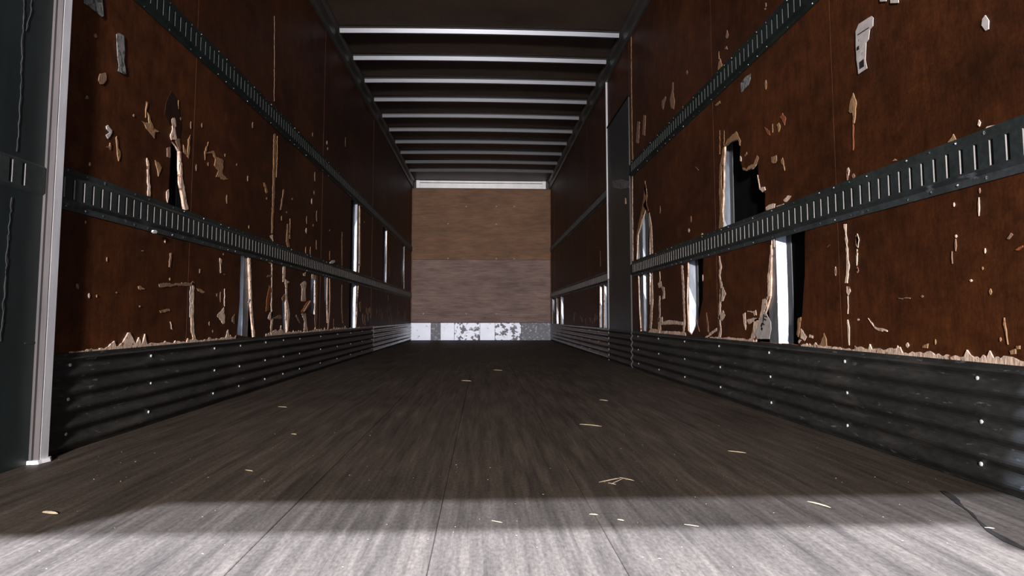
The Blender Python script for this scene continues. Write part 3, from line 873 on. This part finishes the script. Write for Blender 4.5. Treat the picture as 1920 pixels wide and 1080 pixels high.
def scuff_plate(s, y0, y1, cols, label, off=0.0, dents=0.0015, seed=0, m_='scuff'):
    rnd = random.Random(seed)
    e = empty('scuff_plate', (s * HW, y0, 0))
    tag(e, label, 'scuff plate')
    nz = 50
    ny = max(2, int((y1 - y0) / 0.12))
    zs = [0.001 + (SK - .001) * i / nz for i in range(nz + 1)]
    wob = [[rnd.uniform(-1, 1) * dents for _ in range(6)] for _ in range(ny + 1)]
    v, f = [], []
    for j in range(ny + 1):
        y = y0 + (y1 - y0) * j / ny
        for i, z in enumerate(zs):
            t = z / SK * 4.999
            a = int(t)
            w = wob[j][a] * (1 - t + a) + wob[j][a + 1] * (t - a)
            v.append((s * (HW - prof(z) - off - w), y, z))
    m = nz + 1
    for j in range(ny):
        for i in range(nz):
            f.append([j * m + i, (j + 1) * m + i, (j + 1) * m + i + 1, j * m + i + 1])
    n = len(v)
    v += [(s * (HW - .0002), y0, 0.001), (s * (HW - .0002), y1, 0.001), (s * (HW - .0002), y1, SK), (s * (HW - .0002), y0, SK)]
    f += [[ny * m + nz, nz, n + 3, n + 2], [0, ny * m, n + 1, n], [n, n + 1, n + 2, n + 3]]
    f += [[n] + list(range(0, m)) + [n + 3], [n + 1, n + 2] + [ny * m + i for i in range(m)][::-1]]
    mesh('plate', v, f, m_, e, smooth=False)
    for y in cols:
        if y0 + .02 < y < y1 - .02:
            for z in ZR:
                link('screw', DOME[s], e, (s * (HW - prof(z) - off - .0005), y + rnd.uniform(-.006, .006), z + rnd.uniform(-.003, .003)))
    return e


cr = [2.246 + .61 * i for i in range(-2, 17)]
cl = [2.164, 2.68, 3.30, 3.64, 4.06, 4.42, 4.81] + [5.42 + .61 * i for i in range(11)]
scuff_plate(1, 0.78, 5.49, cr, 'long dark ribbed scuff plate along the floor on the right, nearer than the door', 0, .0015, 1)
scuff_plate(1, 5.50, 6.50, [], 'short dark ribbed scuff plate across the foot of the side door', 0.006, .001, 2)
scuff_plate(1, 6.515, YE - .01, cr, 'shiny ribbed scuff plate on the right wall between side door and front wall', 0, .002, 3, 'scuffshiny')
scuff_plate(-1, 2.05, 7.95, cl, 'long dark ribbed scuff plate along the left wall beyond the white post', 0, .0015, 4)
scuff_plate(-1, 7.96, YE - .01, cl, 'shiny ribbed scuff plate at the far end of the left wall', 0.001, .002, 5, 'scuffshiny')

# ------------------------------------------------------------------ side door on the right
d1 = struct(empty('door_1', (HW, 6.0, 0)))
box('door_leaf', (1.244, 5.53, 0.28), (1.285, 6.49, 2.265), 'doorm', d1)
box('door_head', (1.238, 5.52, 2.262), (1.29, 6.49, 2.275), 'void', d1)
k = MB()
pr = [(1.25, 6.494), (1.234, 6.497), (1.232, 6.508), (1.235, 6.518), (1.25, 6.520)]
k.prism([(x, y, 0.78) for x, y in pr], [(x, y, 2.73) for x, y in pr])
k.build('door_trim', 'trim', d1)
k = MB()
k.prism([(x, y, 0.0) for x, y in pr], [(x, y, 0.775) for x, y in pr])
k.build('door_trim', 'taupe', d1)
patch(1, [(1149, 340), (1165, 336), (1183, 341), (1182, 352), (1165, 355), (1150, 351)], 'chalk', 'chalk_smear', 0.001, own=d1, base=0.0075)
patch(1, [(1173, 371), (1175, 372), (1175.5, 382), (1173.5, 383)], 'bare', 'chip', 0.001, own=d1, base=0.0075)

# ------------------------------------------------------------------ front wall
wf = struct(box('wall_front', (-1.30, YE + .022, 0), (1.30, YE + .05, ZC), 'toprail'))
ex0, ex1 = -1.248, 1.248


def eplate(name, x0, x1, z0, z1, t, m, parent=wf):
    k = MB()
    c = 0.003
    a = [(x0, z0), (x1, z0), (x1, z1), (x0, z1)]
    b = [(x0 + c, z0 + c), (x1 - c, z0 + c), (x1 - c, z1 - c), (x0 + c, z1 - c)]
    k.prism([(x, YE + .022, z) for x, z in a], [(x, YE + .022 - t + c, z) for x, z in a])
    k.prism([(x, YE + .022 - t + c, z) for x, z in a], [(x, YE + .022 - t, z) for x, z in b])
    return k.build(name, m, parent)


zs_ = ept(900, 487)[1]
up_ = eplate('panel', ex0, ex1, zs_ + .002, 2.728, 0.018, 'front')
lo_ = eplate('panel', ex0, ex1, 0.318, zs_ - .002, 0.022, 'frontlow')
xs = [ex0] + [ept(q, 610)[0] for q in (808, 826, 852, 900, 928, 977)] + [ex1]
km = ['kick', 'kickworn', 'kick', 'kickmid', 'kick', 'kickmid', 'kickworn']
kp = []
for i in range(7):
    kp.append(eplate('kick_plate', xs[i] + .001, xs[i + 1] - .001, 0.004, 0.312, 0.026, km[i]))


def epatch(name, pts, m, parent, y, t=0.0015, jag=0.008):
    ol = rag([ept(*p) for p in pts], 0.04, jag)
    k = MB()
    k.prism([(x, y - t, z) for x, z in ol], [(x, y + .0005, z) for x, z in ol])
    return k.build(name, m, parent)


yk = YE + .022 - .026
hx0, hx1 = ept(781, 345)[0], ept(1023, 345)[0]
zh = ept(900, 343.6)[1]
h1 = eplate('header_rail', hx0, hx1, zh + .004, 2.875, 0.030, 'header')
h2 = eplate('header_rail', hx0, hx1, 2.735, zh - .004, 0.034, 'header')
for x in (hx0, hx1 - .06):
    eplate('header_cap', x - .004, x + .064, 2.733, 2.877, 0.040, 'header')
for px, py in Z(640, 300, 2.7, [(632, 235), (785, 235), (875, 235), (540, 322), (785, 325), (540, 498), (785, 500), (875, 500), (632, 778), (785, 778), (415, 778)]):
    x, z = ept(px, py)
    pn = up_ if z > zs_ else lo_
    k = MB()
    r = 0.012
    yb = YE + .022 - (.018 if pn == up_ else .022)
    ring = [(x + r * math.cos(t), yb, z + r * math.sin(t)) for t in [i * math.pi / 4 for i in range(8)]]
    for i in range(8):
        k.face([ring[i], ring[(i + 1) % 8], (x, yb - .006, z)])
    k.build('screw', 'screw', pn)
for sx in (-1, 1):
    k = MB()
    k.box((sx * 1.250, YE - .012, .31), (sx * 1.235, YE + .01, 2.73))
    k.build('edge_strip', 'dim', wf)

# ------------------------------------------------------------------ roof bows
names = ['nearest', 'second', 'third', 'fourth', 'fifth', 'sixth', 'seventh', 'eighth', 'ninth', 'tenth']


def bow_mesh():
    """shallow arched hat section hung under the roof; its flanks lean and its ends are cut to the top rails"""
    n = 12
    v, f = [], []
    pr = [(-.030, 0.054), (-.030, 0.051), (-.012, 0.050), (0.002, 0.016), (0.030, 0.016), (0.044, 0.050), (0.060, 0.051), (0.060, 0.054)]
    m = len(pr)
    for i in range(n + 1):
        t = -1 + 2 * i / n
        arch = 0.012 * (1 - t * t)
        for y, z in pr:
            v.append((t * 1.198, y, z + arch - 0.012))
    for i in range(n):
        for j in range(m):
            j2 = (j + 1) % m
            f.append([i * m + j, i * m + j2, (i + 1) * m + j2, (i + 1) * m + j])
    f += [list(range(m))[::-1], [n * m + j for j in range(m)]]
    me = bpy.data.meshes.new('roof_bow')
    me.from_pydata(v, [], f)
    me.materials.append(M['bow'])
    bm = bmesh.new(); bm.from_mesh(me); bmesh.ops.recalc_face_normals(bm, faces=bm.faces); bm.to_mesh(me); bm.free()
    return me


BM = bow_mesh()
for i in range(10):
    y = 5.65 + 0.613 * i
    o = link('roof_bow', BM, None, (0, y, 2.822))
    tag(o, f'pale metal roof bow across the ceiling, {names[i]} of ten from the open end' if i else 'brightest pale metal roof bow across the ceiling, nearest the open end', 'roof bow', 'roof bows under the dark roof skin')

# ------------------------------------------------------------------ white post on the left
p = empty('corner_post', (-1.235, 2.02, 0))
tag(p, 'bright white upright post standing between the green panel and left plywood', 'post')
k = MB()
k.box((-1.2435, 2.004, 0.004), (-1.220, 2.040, ZT))
k.build('post_face', 'white', p)
k = MB()
k.box((-1.25, 1.990, 0.004), (-1.236, 2.003, ZT))
k.box((-1.236, 1.9995, 0.004), (-1.2205, 2.0038, ZT))
k.build('post_flange', 'taupe', p)
k = MB()
ol = rag([(-1.250, 1.980), (-1.214, 1.988), (-1.206, 2.03), (-1.215, 2.05), (-1.250, 2.045)], 0.012, 0.003)
k.prism([(x, y, 0.0) for x, y in ol], [(x * .999 - .004, y, 0.010) for x, y in ol])
k.build('foot', 'white', p)

# ------------------------------------------------------------------ paper labels
def sticker(s, pts, m, label, marks=()):
    yz = [wpt(s, *q) for q in pts]
    yz = rag(yz, 0.02, 0.002)
    cy = sum(q[0] for q in yz) / len(yz)
    cz = sum(q[1] for q in yz) / len(yz)
    X = XL(s)
    k = MB()
    k.prism([(X(-.0035), y, z) for y, z in yz], [(X(-.0018), y, z) for y, z in yz])
    o = k.build('paper_label', m, None, (X(-.002), cy, cz))
    tag(o, label, 'label')
    if marks:
        for mk in marks:
            q = MB()
            w = [wpt(s, *a) for a in mk]
            q.prism([(X(-.0042), y, z) for y, z in w], [(X(-.0030), y, z) for y, z in w])
            q.build('print', 'ink', o)
    return o


D = (1560, 0, 3.375)
sticker(1, Z(*D, [(155, 200), (175, 152), (255, 102), (267, 112), (265, 165), (245, 187), (237, 250), (222, 270), (217, 380), (228, 433), (172, 470), (161, 380), (156, 290)]), 'paper',
        'tall torn white paper label high on the right wall',
        [Z(*D, [(180, 395), (208, 372), (210, 420), (182, 438)]), Z(*D, [(170, 218), (240, 172), (240, 178), (170, 224)]), Z(*D, [(164, 300), (178, 288), (178, 312), (164, 322)])])
sticker(1, Z(*D, [(308, -14), (350, -30), (350, 8), (310, 10)]), 'paper', 'left one of two cut-off paper scraps at the top of the right wall')
sticker(1, Z(*D, [(375, -20), (425, -40), (428, 18), (376, 20)]), 'paper', 'right one of two cut-off paper scraps at the top of the right wall')
sticker(1, Z(1340, 0, 4.153, [(207, 650), (245, 600), (285, 572), (282, 620), (265, 665), (212, 722)]), 'papergrey', 'small grey paper label just under the upper rail on the right wall')
sticker(-1, Z(140, 40, 5.4, [(415, 130), (440, 120), (490, 145), (495, 250), (500, 310), (490, 400), (512, 530), (490, 535), (432, 505), (440, 440), (425, 360), (420, 250)]), 'papergrey', 'narrow upright grey paper label high on the left wall')
sticker(-1, Z(0, 0, 4.154, [(650, 25), (650, -60), (780, -60), (795, 60), (800, 125), (785, 130), (740, 90)]), 'papergrey', 'torn grey paper scrap at the top of the left wall beside the white post')
B = (1320, 420, 4.153)
fl_pts = Z(*B, [(465, 690), (490, 695), (525, 760), (528, 820), (515, 895), (420, 895), (402, 850), (440, 760)])
sticker(1, fl_pts, 'paper', 'pale torn flap with black lettering at the foot of the torn right wall',
        [Z(*B, [(470, 705), (478, 700), (470, 760), (462, 765)]), Z(*B, [(480, 712), (500, 720), (497, 728), (478, 720)]), Z(*B, [(475, 735), (492, 745), (489, 753), (473, 744)]),
         Z(*B, [(455, 770), (470, 765), (458, 800), (446, 800)]), Z(*B, [(452, 800), (464, 812), (460, 830), (450, 822)]), Z(*B, [(466, 770), (478, 782), (474, 790), (463, 779)])])

def scrap(s, pts, label):
    X = XL(s)
    yz = rag([wpt(s, *q, -.016) for q in pts], 0.01, 0.002)
    cy = sum(q[0] for q in yz) / len(yz)
    cz = sum(q[1] for q in yz) / len(yz)
    k = MB()
    k.prism([(X(-.0205), y, z) for y, z in yz], [(X(-.0142), y, z) for y, z in yz])
    tag(k.build('scrap', 'white', None, (X(-.016), cy, cz)), label, 'scrap')


scrap(-1, Z(600, 480, 6, [(108, 72), (135, 50), (160, 48), (165, 65), (145, 82), (112, 84)]), 'small white scrap caught on the top edge of the left lower cargo rail')
scrap(-1, Z(120, 380, 3.856, [(634, 212), (640, 198), (655, 197), (667, 208), (662, 222), (645, 222)]), 'small white scrap stuck on the lower lip of the left cargo rail')

# ------------------------------------------------------------------ splinters and crumbs on the floor
def chip(px, w, label, bend=0.0, thick=0.004, m='straw'):
    """w = the two ends in the photograph; a split sliver lying on the floor"""
    (xa, ya), (xb, yb) = fpt(*px), fpt(*w)
    a, b = Vector((xa, ya, 0)), Vector((xb, yb, 0))
    d = b - a
    n = Vector((-d.y, d.x, 0)).normalized()
    thick *= .55
    k = MB()
    secs = []
    for t, q in ((0, .35), (.2, .8), (.5, 1), (.8, .85), (1, .3)):
        c = a + d * t + n * bend * math.sin(t * math.pi)
        h = thick * q
        secs.append([c + n * h * 1.1 + Vector((0, 0, .0008)), c + n * h * .3 + Vector((0, 0, .001 + h * .9)), c - n * h * 1.1 + Vector((0, 0, .0008))])
    for s1, s2 in zip(secs[:-1], secs[1:]):
        for j in range(3):
            k.face([s1[j], s1[(j + 1) % 3], s2[(j + 1) % 3], s2[j]])
    k.face(secs[0]); k.face(secs[-1])
    o = k.build('wood_splinter', m, None, tuple((a + b) / 2))
    return tag(o, label, 'splinter', 'pale splinters scattered on the floor')


chip((1087, 796), (1128, 800), 'long pale splinter lying alone mid floor right of centre', .004, .005)
chip((1365, 846), (1399, 850), 'pale splinter on the dark floor towards the right scuff plate', 0, .004)
chip((1123, 905), (1163, 897), 'left arm of the bent splinter cluster at the shadow edge', 0, .003)
chip((1162, 896), (1189, 902), 'right arm of the bent splinter cluster at the shadow edge', 0, .0025)
chip((1146, 908), (1168, 898), 'thin splinter lying inside the bent cluster at the shadow edge', 0, .002)
chip((1140, 906), (1155, 909), 'short splinter under the bent cluster at the shadow edge', 0, .002)
chip((1514, 941), (1558, 953), 'pale splinter on the sunlit floor at right between the two shadow lines', .003, .004)
chip((521, 763), (538, 764), 'small pale splinter on the dark floor left of centre', 0, .004)
chip((80, 961), (108, 964), 'pale flat chip at the shadow line by the left edge', 0, .007)
chip((922, 977), (942, 981), 'whitish sliver on the bright floor near the middle', 0, .002)
chip((1158, 975), (1170, 977), 'short white sliver on the bright floor right of centre', 0, .003)
chip((1283, 984), (1310, 988), 'white sliver on the bright floor farther right of centre', 0, .002)
chip((1846, 990), (1865, 992), 'white sliver beside the dark groove at the right edge', 0, .003)
chip((865, 714), (884, 715), 'tiny pale splinter far down the floor near the middle', 0, .008)
chip((925, 694), (942, 695), 'tiny pale splinter farthest down the floor', 0, .008)
chip((1124, 750), (1140, 752), 'faint straw far down the floor right of centre', 0, .006)
chip((546, 814), (556, 815), 'tiny splinter on the dark floor below the left scuff plate', 0, .004)
chip((460, 882), (474, 884), 'small tan splinter on the dark floor at left just beyond the shadow edge', 0, .003)
chip((1105, 965), (1121, 966), 'tan crumb-like chip on the bright floor right of centre by the shadow line', 0, .003)

k = MB()
rnd = random.Random(5)
spots = [(133, 852), (168, 854), (98, 866), (185, 856), (228, 848), (180, 864), (226, 868), (254, 866), (110, 862), (236, 818), (290, 850)]
for _ in range(170):
    if rnd.random() < .75:
        spots.append((rnd.uniform(100, 1850), 905 - 210 * rnd.random() ** 1.6))
    else:
        spots.append((rnd.uniform(20, 1850), rnd.uniform(925, 1075)))
for px, py in spots:
    x, y = fpt(px, py)
    if abs(x) > 1.2 or y > 11.8:
        continue
    r = rnd.uniform(.0004, .0011)
    a = rnd.uniform(0, 6.3)
    ln = rnd.uniform(1, 2.6)
    ca, sa = math.cos(a), math.sin(a)
    base = [(x + r * (ln * u * ca - w * sa), y + r * (ln * u * sa + w * ca), .0004) for u, w in ((-1, -.6), (1, -.8), (1.2, .6), (-.8, .9))]
    tp = (x, y, .0004 + r)
    for i in range(4):
        k.face([base[i], base[(i + 1) % 4], tp])
cb = k.build('wood_crumbs', 'straw', None, (0, 0, 0))
cb['kind'] = 'stuff'
tag(cb, 'fine pale wood crumbs strewn over the floor', 'crumbs')
